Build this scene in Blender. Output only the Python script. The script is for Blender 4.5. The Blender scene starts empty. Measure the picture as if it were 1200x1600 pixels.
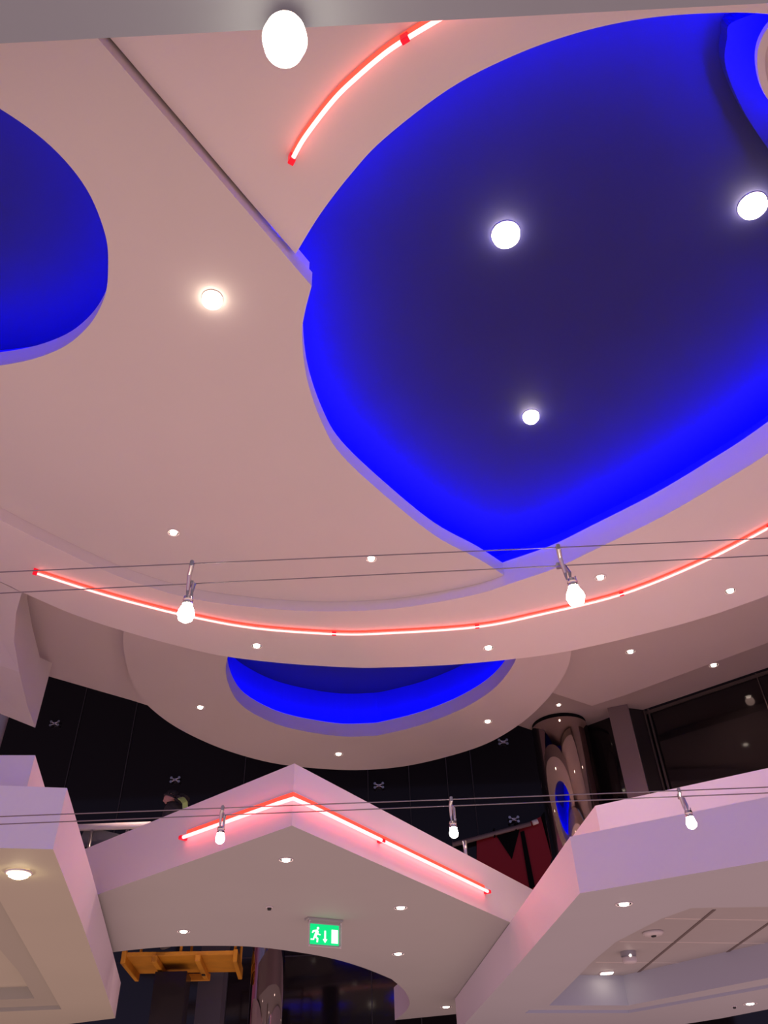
import bpy, bmesh, math, random
from mathutils import Vector, Matrix
random.seed(3)
EYE = 1.6
# ------------------------------------------------------------------ camera, world, exposure
scn = bpy.context.scene
C = scn.collection
F_PX = 1250.0
_up = Vector((540 - 600, 1500.0, -F_PX)).normalized()          # zenith direction in camera axes
_fw = Vector((0, 0, -1)); _h = (_fw - _up * _fw.dot(_up)).normalized(); _r = _h.cross(_up)
B = Matrix((_r, _h, _up))
cam_d = bpy.data.cameras.new('camera'); cam = bpy.data.objects.new('camera', cam_d); C.objects.link(cam)
cam_d.sensor_fit = 'VERTICAL'; cam_d.sensor_height = 36; cam_d.sensor_width = 27
cam_d.lens = F_PX / 1600 * 36; cam_d.clip_start = 0.05
cam.matrix_world = Matrix.Translation((0, 0, EYE)) @ B.to_4x4()
scn.camera = cam
vs = scn.view_settings; vs.view_transform = 'Standard'; vs.look = 'None'; vs.gamma = 1; vs.exposure = 0; vs.use_curve_mapping = False

w = bpy.data.worlds.new('world'); scn.world = w; w.use_nodes = True
nt = w.node_tree; nt.nodes.clear()
wo = nt.nodes.new('ShaderNodeOutputWorld'); bgn = nt.nodes.new('ShaderNodeBackground')
tc = nt.nodes.new('ShaderNodeTexCoord'); sp = nt.nodes.new('ShaderNodeSeparateXYZ')
r1 = nt.nodes.new('ShaderNodeValToRGB'); r2 = nt.nodes.new('ShaderNodeValToRGB')
ma = nt.nodes.new('ShaderNodeMath'); ma.operation = 'MULTIPLY_ADD'; ma.inputs[1].default_value = .5; ma.inputs[2].default_value = .5
mb = nt.nodes.new('ShaderNodeMath'); mb.operation = 'MULTIPLY_ADD'; mb.inputs[1].default_value = .5; mb.inputs[2].default_value = .5
mix = nt.nodes.new('ShaderNodeMixRGB')
nt.links.new(tc.outputs['Generated'], sp.inputs[0])
nt.links.new(sp.outputs['Z'], ma.inputs[0]); nt.links.new(sp.outputs['Y'], mb.inputs[0])
# added fill: lavender behind (-Y), warm below replacing floor bounce, dim ahead (+Y)
WR = {'down': (.80, .515, .485), 'back': (.35, .315, .62), 'front': (.16, .105, .12), 'up': (.01, .01, .012)}
e = r1.color_ramp.elements
e[0].position = 0.16; e[0].color = (*WR['back'], 1); e[1].position = 1.0; e[1].color = (*WR['front'], 1)
e2 = r1.color_ramp.elements.new(.46); e2.color = (.54, .11, .23, 1)  # added pink from the sides, stands for neon glow on balcony sides
nt.links.new(mb.outputs[0], r1.inputs[0])
r2.color_ramp.elements[0].position = .12; r2.color_ramp.elements[0].color = (0, 0, 0, 1)
r2.color_ramp.elements[1].position = .42; r2.color_ramp.elements[1].color = (1, 1, 1, 1)
nt.links.new(ma.outputs[0], r2.inputs[0]); nt.links.new(r2.outputs[0], mix.inputs[0])
mix.inputs[1].default_value = (*WR['down'], 1); nt.links.new(r1.outputs[0], mix.inputs[2])
r3 = nt.nodes.new('ShaderNodeValToRGB'); r3.color_ramp.elements[0].position = .52; r3.color_ramp.elements[0].color = (0, 0, 0, 1)
r3.color_ramp.elements[1].position = .72; r3.color_ramp.elements[1].color = (1, 1, 1, 1)
mix2 = nt.nodes.new('ShaderNodeMixRGB'); nt.links.new(ma.outputs[0], r3.inputs[0]); nt.links.new(r3.outputs[0], mix2.inputs[0])
nt.links.new(mix.outputs[0], mix2.inputs[1]); mix2.inputs[2].default_value = (*WR['up'], 1)
nt.links.new(mix2.outputs[0], bgn.inputs[0]); bgn.inputs[1].default_value = 1.0
nt.links.new(bgn.outputs[0], wo.inputs[0])
BLUE_LED = 200.0        # cove LED strength
NEON = 8.0             # red neon strength

# ------------------------------------------------------------------ helpers
def ray(x, y):
    return B @ Vector((x - 600, -(y - 800), -F_PX))
def onz(x, y, h):                      # sight line of a photo point met at height h above the eye
    d = ray(x, y); k = h / d.z
    return Vector((d.x * k, d.y * k, h + EYE))
def ony(x, y, Y):
    d = ray(x, y); k = Y / d.y
    return Vector((d.x * k, Y, d.z * k + EYE))
def onplane(x, y, p, n):
    d = ray(x, y); o = Vector((0, 0, EYE)); k = (p - o).dot(n) / d.dot(n)
    return o + d * k
def xy(pts, h): return [(lambda v: (v.x, v.y))(onz(a, b, h)) for a, b in pts]
def smooth(p, n=8, closed=False):
    out = []; N = len(p)
    rng = range(N if closed else N - 1)
    for i in rng:
        g = lambda j: Vector(p[j % N]) if closed else Vector(p[max(0, min(N - 1, j))])
        a, b, c, d = g(i - 1), g(i), g(i + 1), g(i + 2)
        for k in range(n):
            t = k / n
            v = .5 * ((2 * b) + (c - a) * t + (2 * a - 5 * b + 4 * c - d) * t * t + (3 * b - a - 3 * c + d) * t ** 3)
            out.append(tuple(v))
    if not closed: out.append(tuple(p[-1]))
    return out
def scale_poly(p, k, c=None):
    if c is None: c = (sum(q[0] for q in p) / len(p), sum(q[1] for q in p) / len(p))
    return [((q[0] - c[0]) * k + c[0], (q[1] - c[1]) * k + c[1]) for q in p]
def area(p): return .5 * sum(p[i][0] * p[(i + 1) % len(p)][1] - p[(i + 1) % len(p)][0] * p[i][1] for i in range(len(p)))
def offset_poly(p, d):                 # outward for d > 0
    n = len(p); s = 1 if area(p) > 0 else -1; out = []
    for i in range(n):
        a, b, c = Vector(p[i - 1]), Vector(p[i]), Vector(p[(i + 1) % n])
        e1 = (b - a); e2 = (c - b)
        if e1.length < 1e-6 or e2.length < 1e-6: out.append(tuple(b)); continue
        e1.normalize(); e2.normalize()
        n1 = Vector((e1.y, -e1.x)) * s; n2 = Vector((e2.y, -e2.x)) * s
        m = (n1 + n2); m = m.normalized() if m.length > 1e-4 else n1
        q = b + m * min(d / max(m.dot(n1), .35), 3 * abs(d)) if d > 0 else b + m * max(d / max(m.dot(n1), .35), -3 * abs(d))
        out.append((q.x, q.y))
    return out

def mat(name, col, rough=.6, metal=0, spec=.3, emit=None, estr=0, noise=0, nscale=6, bump=0, trans=0):
    m = bpy.data.materials.new(name); m.use_nodes = True; n = m.node_tree; b = n.nodes['Principled BSDF']
    b.inputs['Base Color'].default_value = (*col, 1); b.inputs['Roughness'].default_value = rough
    b.inputs['Metallic'].default_value = metal; b.inputs['Specular IOR Level'].default_value = spec
    if trans: b.inputs['Transmission Weight'].default_value = trans
    if emit: b.inputs['Emission Color'].default_value = (*emit, 1); b.inputs['Emission Strength'].default_value = estr
    if noise or bump:
        t = n.nodes.new('ShaderNodeTexCoord'); z = n.nodes.new('ShaderNodeTexNoise'); z.inputs['Scale'].default_value = nscale
        z.inputs['Detail'].default_value = 4
        n.links.new(t.outputs['Object'], z.inputs['Vector'])
        if noise:
            r = n.nodes.new('ShaderNodeValToRGB')
            r.color_ramp.elements[0].position = .3; r.color_ramp.elements[1].position = .7
            r.color_ramp.elements[0].color = (*[c * (1 - noise) for c in col], 1)
            r.color_ramp.elements[1].color = (*[min(1, c * (1 + noise)) for c in col], 1)
            n.links.new(z.outputs['Fac'], r.inputs[0]); n.links.new(r.outputs[0], b.inputs['Base Color'])
        if bump:
            bp = n.nodes.new('ShaderNodeBump'); bp.inputs['Strength'].default_value = bump; bp.inputs['Distance'].default_value = .01
            n.links.new(z.outputs['Fac'], bp.inputs['Height']); n.links.new(bp.outputs[0], b.inputs['Normal'])
    return m
M = {}
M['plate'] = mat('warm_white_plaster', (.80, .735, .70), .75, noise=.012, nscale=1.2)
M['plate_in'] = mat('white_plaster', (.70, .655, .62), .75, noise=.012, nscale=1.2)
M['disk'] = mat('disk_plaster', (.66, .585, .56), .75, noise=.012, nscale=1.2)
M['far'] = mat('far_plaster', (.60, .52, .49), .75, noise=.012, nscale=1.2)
M['far_shaded'] = mat('far_shaded_plaster', (.43, .36, .335), .75, noise=.012, nscale=1.2)  # darker copy of the far plaster, shading painted into the far ceiling
M['grey'] = mat('shaded_grey_plaster', (.30, .355, .38), .7, noise=.02, nscale=2)  # grey holds the shade on the near soffit
M['soffit'] = mat('dimmed_soffit_paint', (.44, .44, .41), .75, noise=.015, nscale=1)  # balcony soffit colours darkened for the weaker light reaching them
M['soffit_left'] = mat('dimmed_cream_soffit', (.48, .465, .345), .7, noise=.015, nscale=1)
M['soffit_right'] = mat('dimmed_grey_soffit', (.46, .47, .48), .7, noise=.015, nscale=1)
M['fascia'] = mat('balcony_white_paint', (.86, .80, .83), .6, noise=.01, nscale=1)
M['coffer_wall'] = mat('pale_blue_paint', (.50, .53, .57), .7)
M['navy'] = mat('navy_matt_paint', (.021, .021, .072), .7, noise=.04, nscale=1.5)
M['cove_wall'] = mat('cove_wall_blue_glow', (.02, .02, .60), .8)  # walls coloured blue so the LED glow reads saturated
M['recess'] = mat('shaded_recess_paint', (.40, .39, .30), .7)  # darker copy of the cream soffit, recess shading in its colour
M['tile'] = mat('metal_ceiling_tile', (.42, .40, .38), .55, noise=.01)
M['tile_gap'] = mat('tile_gap_dark', (.16, .13, .12), .8)
M['tile_edge'] = mat('tile_edge_light', (.75, .68, .6), .5)
M['black'] = mat('black_glass', (.010, .008, .008), .06, spec=.35)
M['black2'] = mat('dark_panel', (.018, .014, .013), .25, spec=.3)
M['brown'] = mat('brown_panel', (.07, .055, .045), .5)
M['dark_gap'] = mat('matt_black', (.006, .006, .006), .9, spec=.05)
M['chrome'] = mat('polished_steel', (.52, .44, .41), .035, metal=1)
M['dark_chrome'] = mat('dimmed_mirror_steel', (.30, .25, .25), .04, metal=1)  # same mirror steel darkened to imitate dark reflections
M['steel'] = mat('brushed_steel', (.6, .58, .58), .3, metal=1)
M['wire'] = mat('cable_steel', (.30, .26, .26), .4, metal=.8)
M['stone'] = mat('pilaster_panel', (.20, .15, .135), .3, spec=.25)
M['joint'] = mat('glass_joint', (.035, .03, .028), .5)
M['yellow'] = mat('lift_yellow_paint', (.60, .27, .02), .5, noise=.10, nscale=5)
M['lift_dark'] = mat('dark_rubber', (.03, .025, .02), .7)
M['pillar'] = mat('grey_panel', (.10, .10, .115), .5)
M['red_panel'] = mat('red_panel', (.28, .012, .016), .4)
M['red_clip'] = mat('red_acrylic', (.8, .02, .04), .3, emit=(1, .0, .02), estr=.55)
M['led'] = mat('blue_led', (.0, .0, .2), .5, emit=(.0, .0, 1), estr=BLUE_LED)
M['led_left'] = mat('blue_led_left', (.0, .0, .2), .5, emit=(.0, .0, 1), estr=BLUE_LED * .5)
M['led_small'] = mat('blue_led_disk', (.0, .0, .2), .5, emit=(.0, .012, 1), estr=BLUE_LED * .22)
M['neon'] = mat('red_neon', (1, .2, .2), .5, emit=(1, .12, .12), estr=NEON)
M['neon_soft'] = mat('red_neon_soft', (1, .3, .3), .5, emit=(1, .30, .26), estr=3.6)
M['neon_channel'] = mat('glowing_neon_channel', (.85, .06, .05), .4, emit=(1, .12, .06), estr=.7)  # channel made to glow itself, imitating the tube's glow on the wall
M['lamp'] = mat('lamp_glow', (1, .9, .8), .4, emit=(1, .82, .68), estr=9)
M['lamp_hot'] = mat('lamp_glow_strong', (1, .9, .8), .4, emit=(1, .84, .70), estr=34)
M['lamp_mid'] = mat('lamp_glow_soffit', (1, .9, .8), .4, emit=(1, .82, .66), estr=9)
M['lamp_warm'] = mat('lamp_glow_warm', (1, .85, .6), .4, emit=(1, .80, .45), estr=30)
M['trim'] = mat('white_trim', (.78, .72, .70), .4)
M['reflector'] = mat('lamp_reflector', (.85, .8, .78), .2, metal=1)
M['white_plastic'] = mat('white_plastic', (.62, .58, .56), .4)
M['dark_plastic'] = mat('dark_plastic', (.02, .02, .02), .4)
M['silver_plastic'] = mat('silver_plastic', (.45, .45, .48), .3, metal=.6)
M['acrylic'] = mat('clear_acrylic', (.95, 1, .97), .05, trans=1, spec=.5)
M['green'] = mat('exit_green', (0, .5, .15), .4, emit=(.0, .72, .20), estr=.95)
M['sign_white'] = mat('exit_white', (.9, 1, .9), .4, emit=(.9, 1, .88), estr=1.1)
M['skin'] = mat('skin', (.80, .42, .30), .5, noise=.1, nscale=20)
M['hood'] = mat('dark_cloth', (.06, .056, .05), .85, noise=.3, nscale=25, bump=.4)
M['jacket'] = mat('charcoal_jacket', (.085, .08, .07), .85, noise=.3, nscale=15, bump=.4)
M['hivis'] = mat('hi_vis_yellow', (.72, 1.0, .28), .6)
M['hair'] = mat('dark_beard', (.035, .02, .015), .8)
M['trousers'] = mat('dark_trousers', (.03, .03, .045), .85)

def link(name, bm, m, parent=None, smooth_sh=False):
    me = bpy.data.meshes.new(name); bmesh.ops.recalc_face_normals(bm, faces=bm.faces); bm.to_mesh(me); bm.free()
    o = bpy.data.objects.new(name, me); C.objects.link(o)
    for k in (m if isinstance(m, (list, tuple)) else [m]): me.materials.append(k)
    if smooth_sh:
        for p in me.polygons: p.use_smooth = True
    if parent:
        o.parent = parent; o.matrix_parent_inverse = parent.matrix_world.inverted()
    return o
def tag(o, label=None, cat=None, group=None, kind=None):
    if label: o['label'] = label
    if cat: o['category'] = cat
    if group: o['group'] = group
    if kind: o['kind'] = kind
    return o
def root(name, loc, label, cat, group=None, rot=None):
    o = bpy.data.objects.new(name, None); C.objects.link(o); o.empty_display_size = .05
    mw = Matrix.Translation(loc)
    if rot is not None: mw = mw @ rot.to_4x4()
    o.matrix_world = mw
    bpy.context.view_layer.update()
    return tag(o, label, cat, group)
def add_slab(bm, outer, z0, z1, holes=(), mi=0, side_mi=None, top_mi=None):
    """prism between heights above the eye, with holes"""
    loops = [outer] + list(holes); bottom_edges = []; rings = []
    for lp in loops:
        vb = [bm.verts.new((p[0], p[1], z0 + EYE)) for p in lp]; vt = [bm.verts.new((p[0], p[1], z1 + EYE)) for p in lp]
        n = len(lp)
        eb = [bm.edges.new((vb[i], vb[(i + 1) % n])) for i in range(n)]; et = [bm.edges.new((vt[i], vt[(i + 1) % n])) for i in range(n)]
        for i in range(n):
            f = bm.faces.new((vb[i], vb[(i + 1) % n], vt[(i + 1) % n], vt[i])); f.material_index = mi if side_mi is None else side_mi
        rings.append((eb, et))
    r = bmesh.ops.triangle_fill(bm, edges=[e for rg in rings for e in rg[0]], use_beauty=True, normal=(0, 0, -1))
    for g in r['geom']:
        if isinstance(g, bmesh.types.BMFace): g.material_index = mi
    r = bmesh.ops.triangle_fill(bm, edges=[e for rg in rings for e in rg[1]], use_beauty=True, normal=(0, 0, 1))
    for g in r['geom']:
        if isinstance(g, bmesh.types.BMFace): g.material_index = mi if top_mi is None else top_mi
def add_ring(bm, outer, inner, z0, z1):
    n = len(outer); q = [[bm.verts.new((p[0], p[1], z + EYE)) for p in pl] for pl, z in ((outer, z0), (outer, z1), (inner, z1), (inner, z0))]
    for i in range(n):
        j = (i + 1) % n
        for a_, b_ in ((0, 1), (1, 2), (2, 3), (3, 0)): bm.faces.new((q[a_][i], q[a_][j], q[b_][j], q[b_][i]))
def ring_slab(name, outer, inner, z0, z1, m, parent=None):
    bm = bmesh.new(); add_ring(bm, outer, inner, z0, z1); return link(name, bm, m, parent)
def slab(name, outer, z0, z1, m, holes=(), parent=None, side_mi=None):
    bm = bmesh.new(); add_slab(bm, outer, z0, z1, holes, 0, side_mi)
    return link(name, bm, m, parent)
def add_box(bm, c, s, rot=None, mi=0, bev=0):
    g = bmesh.ops.create_cube(bm, size=1); v = g['verts']
    bmesh.ops.scale(bm, verts=v, vec=s)
    if bev:
        es = list({e for x in v for e in x.link_edges}); r = bmesh.ops.bevel(bm, geom=es, offset=bev, segments=2, affect='EDGES', profile=.5)
        v = list({x for f in r['faces'] for x in f.verts} | {x for x in v if x.is_valid})
    if rot is not None: bmesh.ops.rotate(bm, verts=v, cent=(0, 0, 0), matrix=rot)
    bmesh.ops.translate(bm, verts=v, vec=c)
    for x in v:
        for f in x.link_faces: f.material_index = mi
def add_tube(bm, pts, r, seg=10, cap=True, mi=0, closed=False):
    pts = [Vector(p) for p in pts]; rings = []; n = len(pts); prev = None
    for i, p in enumerate(pts):
        a = pts[(i - 1) % n] if (closed or i > 0) else p; b = pts[(i + 1) % n] if (closed or i < n - 1) else p
        t = (b - a).normalized()
        if prev is None:
            u = t.cross(Vector((0, 0, 1)));
            if u.length < .1: u = t.cross(Vector((1, 0, 0)))
            u.normalize()
        else:
            u = (prev - t * prev.dot(t)).normalized()
        prev = u; v = t.cross(u); rr = r[i] if isinstance(r, (list, tuple)) else r
        rings.append([bm.verts.new(p + (u * math.cos(q) + v * math.sin(q)) * rr) for q in [2 * math.pi * k / seg for k in range(seg)]])
    for i in range(n if closed else n - 1):
        A, Bb = rings[i], rings[(i + 1) % n]
        for k in range(seg):
            f = bm.faces.new((A[k], A[(k + 1) % seg], Bb[(k + 1) % seg], Bb[k])); f.material_index = mi
    if cap and not closed:
        bm.faces.new(rings[0]).material_index = mi; bm.faces.new(rings[-1][::-1]).material_index = mi
def tube(name, pts, r, m, parent=None, seg=10):
    bm = bmesh.new(); add_tube(bm, pts, r, seg); return link(name, bm, m, parent, True)
def add_lathe(bm, prof, c=(0, 0, 0), seg=28, mi=0, rot=None):
    """profile of (radius, z); open ends closed when radius 0"""
    c = Vector(c); rings = []
    for r, z in prof:
        if r < 1e-6: rings.append([bm.verts.new((0, 0, z))])
        else: rings.append([bm.verts.new((r * math.cos(2 * math.pi * k / seg), r * math.sin(2 * math.pi * k / seg), z)) for k in range(seg)])
    for A, Bb in zip(rings, rings[1:]):
        for k in range(seg):
            k2 = (k + 1) % seg
            if len(A) == 1 and len(Bb) == 1: continue
            if len(A) == 1: f = bm.faces.new((A[0], Bb[k2], Bb[k]))
            elif len(Bb) == 1: f = bm.faces.new((A[k], A[k2], Bb[0]))
            else: f = bm.faces.new((A[k], A[k2], Bb[k2], Bb[k]))
            f.material_index = mi
    vs_ = [v for r in rings for v in r]
    if rot is not None: bmesh.ops.rotate(bm, verts=vs_, cent=(0, 0, 0), matrix=rot)
    bmesh.ops.translate(bm, verts=vs_, vec=c)

# ------------------------------------------------------------------ upper ceiling: heights above the eye
Z_IN, Z_RING, Z_RIM, Z_R, Z_COVE = 4.50, 4.385, 4.655, 4.58, 4.98
# shared step curve between the inner plate and the lower ring
step = smooth(xy([(-1000, 470), (-500, 615), (-260, 690), (-110, 752), (0, 812), (100, 862), (200, 906), (300, 935), (400, 949), (500, 955), (600, 952), (675, 942), (750, 927), (790, 914)], Z_RING), 6)
tip = step[-1]
cove_left = smooth(xy([(487, 447), (476, 490), (472, 527), (480, 593), (503, 660), (533, 710), (600, 773), (680, 837), (747, 873)], Z_IN) + [tip], 6)
cove_right = smooth([tip] + xy([(867, 888), (933, 857), (1033, 808), (1120, 758), (1200, 708), (1330, 612), (1440, 520)], Z_RING), 6)
r_edge = smooth(xy([(462, 397), (500, 335), (550, 270), (600, 217), (700, 140), (800, 88), (900, 52), (1000, 30), (1100, 21), (1200, 22), (1310, 42), (1430, 100), (1520, 190), (1560, 290)], Z_R), 6)
right_end = [cove_right[-1], xy([(1530, 400)], Z_RING)[0]]
main_open = cove_left[:-1] + cove_right + [right_end[1]] + r_edge[::-1]

left_open = smooth(xy([(0, 170), (80, 229), (135, 295), (164, 365), (169, 415), (163, 465), (135, 513), (85, 549), (0, 571), (-150, 580), (-380, 540), (-560, 430), (-600, 270), (-480, 130), (-280, 80), (-110, 112)], Z_IN), 6, True)
slotL = xy([(482, 443), (152, 59), (20, -95)], Z_IN)
far_left = xy([(-260, -330), (-1100, -100), (-1300, 300)], Z_IN)
inner_outline = cove_left[::-1] + slotL[1:] + far_left + [p for p in step[:-1]]
inner_outline = [(p[0], p[1]) for p in inner_outline]
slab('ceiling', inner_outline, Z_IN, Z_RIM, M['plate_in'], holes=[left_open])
tag(bpy.data.objects['ceiling'], kind='structure')
# riser along the slot; black far part imitates the shade in the gap
a, b = Vector(slotL[0]), Vector(slotL[2]); d = (b - a).normalized(); nrm = Vector((d.y, -d.x));
if nrm.dot(Vector((1, -1))) < 0: nrm = -nrm
wall_slot = [tuple(a), tuple(b), tuple(b - nrm * .03), tuple(a - nrm * .03)]
q = Vector(xy([(392, 338)], Z_IN)[0])
for nm_, pa_, pb_, zt, m_ in (('trim_1', a, q, Z_RIM + .09, M['plate_in']), ('trim_slot_shade', q, b, Z_RIM + .32, M['dark_gap'])):
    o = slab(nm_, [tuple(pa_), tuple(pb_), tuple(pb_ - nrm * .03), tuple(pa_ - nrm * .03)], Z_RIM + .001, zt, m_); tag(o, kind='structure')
# plate R (upper right)
R_edge_slot = xy([(462, 397), (395, 320), (172, 59), (50, -85)], Z_R)
R_outer = xy([(0, -230), (900, -330), (1700, -200), (1900, 120)], Z_R)
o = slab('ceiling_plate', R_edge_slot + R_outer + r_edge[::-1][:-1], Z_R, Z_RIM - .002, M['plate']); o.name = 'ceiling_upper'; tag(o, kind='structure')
# ring
ring_out = smooth(xy([(-1200, 620), (-620, 730), (-380, 785), (-160, 845), (0, 909), (32, 924), (110, 958), (190, 985), (285, 1011), (355, 1026), (450, 1037), (550, 1043), (600, 1043), (700, 1039), (800, 1030), (890, 1017), (1000, 992), (1100, 965), (1200, 930), (1330, 878), (1470, 800), (1700, 620)], Z_RING), 6)
def push(p, k=.003):                    # hair gap so neighbouring plates do not share faces
    return [(q[0] , q[1] + k) for q in p]
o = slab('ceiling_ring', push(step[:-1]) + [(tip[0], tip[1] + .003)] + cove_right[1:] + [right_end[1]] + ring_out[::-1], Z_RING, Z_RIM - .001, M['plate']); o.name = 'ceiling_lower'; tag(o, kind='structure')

def cove(open_poly, zrim, zc, back, led_m, wall_z0=None, led_off=.10, led_z=None, ledw=.03):
    outer = offset_poly(open_poly, back)
    wz = zrim + .003 if wall_z0 is None else wall_z0
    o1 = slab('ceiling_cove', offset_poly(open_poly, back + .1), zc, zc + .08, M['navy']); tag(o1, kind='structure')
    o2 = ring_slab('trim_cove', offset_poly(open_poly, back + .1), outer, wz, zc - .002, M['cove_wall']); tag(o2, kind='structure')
    lz = zrim + .004 if led_z is None else led_z
    return o1, o2, offset_poly(open_poly, led_off + ledw), offset_poly(open_poly, led_off), lz
def led(p_out, p_in, z, m, label):
    if isinstance(z, list):             # two runs at different heights
        for (i0, i1, zz), lb in zip(z, label):
            po = p_out[i0:i1 + 1]; pi = p_in[i0:i1 + 1]
            tag(slab('led_strip', po + pi[::-1], zz, zz + .012, m), lb, 'light strip', 'hidden blue light strips')
        return
    else: o = ring_slab('led_strip', p_out, p_in, z, z + .010, m)
    return tag(o, label, 'light strip', 'hidden blue light strips')

nfar = len(cove_left) + len(cove_right) - 1
c1 = cove(main_open, Z_RIM, Z_COVE, .30, M['led'], None, .13, [(1, nfar - 2, Z_RIM + .006), (nfar + 2, len(main_open) - 3, Z_RIM + .006)])
led(c1[2], c1[3], c1[4], M['led'], ['blue light strip behind the far pointed rim of the largest cove', 'blue light strip behind the near curved rim of the largest cove'])
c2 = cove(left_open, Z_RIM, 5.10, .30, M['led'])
led(c2[2], c2[3], c2[4], M['led_left'], 'blue light strip hidden behind the rim of the cove cut off at the left')

# dropped feature inside the main cove on the right
drop = smooth(xy([(1150, 32), (1136, 62), (1134, 105), (1160, 170), (1200, 232), (1260, 310), (1340, 340), (1420, 280), (1440, 160), (1380, 60), (1260, 10)], 4.86), 6, True)
o = slab('ceiling_drop', drop, 4.86, Z_COVE - .004, M['navy']); tag(o, kind='structure')
oval = smooth(xy([(1183, 98), (1190, 60), (1215, 30), (1260, 22), (1310, 45), (1335, 100), (1320, 160), (1275, 190), (1225, 180), (1194, 145)], 4.62), 6, True)
t = root('ceiling_rosette', (oval[0][0] + .4, oval[0][1], 4.62 + EYE), 'pale oval lighting disc with blue glow around it at the right edge', 'ceiling lamp')
slab('disc', oval, 4.62, 4.66, [M['plate_in'], M['plate_in']], parent=t, holes=[scale_poly(oval, .82)])
slab('inner_disc', scale_poly(oval, .815), 4.64, 4.68, M['far'], parent=t)
slab('neck', scale_poly(oval, .55), 4.681, 4.858, M['navy'], parent=t)
slab('led_ring', scale_poly(oval, .93), 4.68, 4.69, M['led'], parent=t, holes=[scale_poly(oval, .86)])

# grey soffit over the camera, thickened upward to keep back light off the risers
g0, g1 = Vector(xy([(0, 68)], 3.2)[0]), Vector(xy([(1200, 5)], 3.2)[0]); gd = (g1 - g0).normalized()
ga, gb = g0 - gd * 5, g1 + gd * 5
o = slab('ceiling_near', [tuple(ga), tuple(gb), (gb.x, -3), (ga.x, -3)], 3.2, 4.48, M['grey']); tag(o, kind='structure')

# disk with small cove
Z_DISK = 4.30; ZD_RIM = 4.46
disk = smooth(xy([(194, 986), (196, 1030), (210, 1075), (236, 1107), (282, 1140), (350, 1171), (425, 1192), (500, 1201), (567, 1203), (633, 1197), (700, 1182), (760, 1162), (810, 1133), (848, 1100), (874, 1067), (888, 1040), (892, 1012), (884, 985), (840, 966), (740, 957), (640, 954), (520, 953), (400, 955), (300, 960), (220, 968)], Z_DISK), 6, True)
dopen = smooth(xy([(356, 1026), (354, 1058), (370, 1094), (400, 1117), (450, 1137), (525, 1150), (575, 1150), (600, 1147), (660, 1132), (725, 1106), (775, 1073), (806, 1030), (800, 1004), (740, 990), (640, 985), (520, 985), (430, 988), (372, 1001)], Z_DISK), 6, True)
# the ring rests over the disk: the disk hangs below it only beyond the ring's outer edge
o = slab('ceiling_disk', disk, Z_DISK + .36, Z_DISK + .52, M['disk'], holes=[dopen]); bpy.data.objects.remove(o)
Z_DISK2 = 4.67                       # above the ring plate
k = Z_DISK2 / Z_DISK
disk = [(p[0] * k, p[1] * k) for p in disk]; dopen = [(p[0] * k, p[1] * k) for p in dopen]
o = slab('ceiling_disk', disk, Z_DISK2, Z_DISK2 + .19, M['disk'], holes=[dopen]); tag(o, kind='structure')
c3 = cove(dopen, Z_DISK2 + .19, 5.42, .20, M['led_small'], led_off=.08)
led(c3[2], c3[3], c3[4], M['led_small'], 'blue light strip hidden behind the rim of the small round cove')

# right plates and far ceiling
Z_RC, Z_FC = 4.90, 5.02
rc = xy([(780, 900), (1000, 880), (1300, 800), (1700, 600), (1900, 800), (1500, 890), (1200, 1004), (980, 1085), (925, 1103), (865, 1083), (800, 1050)], Z_RC)
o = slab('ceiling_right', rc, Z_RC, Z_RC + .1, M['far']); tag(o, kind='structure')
fc = xy([(760, 1080), (865, 1050), (1000, 1010), (1300, 900), (1800, 760), (1900, 820), (1400, 975), (1200, 1043), (1005, 1109), (952, 1121), (915, 1136), (850, 1147), (808, 1133)], Z_FC)
fc_back = fc
o = slab('ceiling_far', fc, Z_FC, Z_FC + .1, M['far_shaded']); tag(o, kind='structure')
# left ceiling
Z_LC = 4.80
lc = xy([(-500, 700), (-100, 800), (120, 880), (260, 930), (280, 1060), (240, 1105), (205, 1094), (77, 1057), (-60, 1030), (-500, 1000)], Z_LC)
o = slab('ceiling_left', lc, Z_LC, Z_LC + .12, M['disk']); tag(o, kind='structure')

# curved bulkhead at far left
bm = bmesh.new()
rows = [([(-420, 740), (-200, 830), (-60, 884), (0, 910), (34, 926)], 4.40),
        ([(-420, 800), (-200, 880), (-60, 935), (0, 952), (25, 958)], 4.33),
        ([(-420, 870), (-200, 940), (-60, 985), (0, 998), (22, 1002)], 4.24),
        ([(-420, 920), (-200, 1000), (-60, 1030), (0, 1040), (30, 1050)], 4.13),
        ([(-420, 960), (-200, 1030), (-60, 1070), (0, 1085), (42, 1100)], 4.05),
        ([(-420, 990), (-200, 1050), (-60, 1095), (0, 1115), (55, 1137)], 3.98)]
grid = [[bm.verts.new(onz(x, y, z)) for x, y in r] for r, z in rows]
for i in range(len(grid) - 1):
    for j in range(4): bm.faces.new((grid[i][j], grid[i][j + 1], grid[i + 1][j + 1], grid[i + 1][j]))
top = [[bm.verts.new(v.co + Vector((0, 0, .45 + .03 * i))) for v in r] for i, r in enumerate(grid)]
corner = onz(77, 1057, Z_LC - .01)
top[-1][-1].co.z = corner.z
for i in range(len(grid) - 1):
    bm.faces.new((grid[i][4], grid[i + 1][4], top[i + 1][4], top[i][4]))
    bm.faces.new((grid[i][0], grid[i + 1][0], top[i + 1][0], top[i][0]))
    for j in range(4): bm.faces.new((top[i][j], top[i][j + 1], top[i + 1][j + 1], top[i + 1][j]))
for j in range(4):
    bm.faces.new((grid[0][j], grid[0][j + 1], top[0][j + 1], top[0][j])); bm.faces.new((grid[-1][j], grid[-1][j + 1], top[-1][j + 1], top[-1][j]))
for r in top:
    for v in r: v.co.z = min(v.co.z, Z_LC + EYE - .01)
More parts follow.
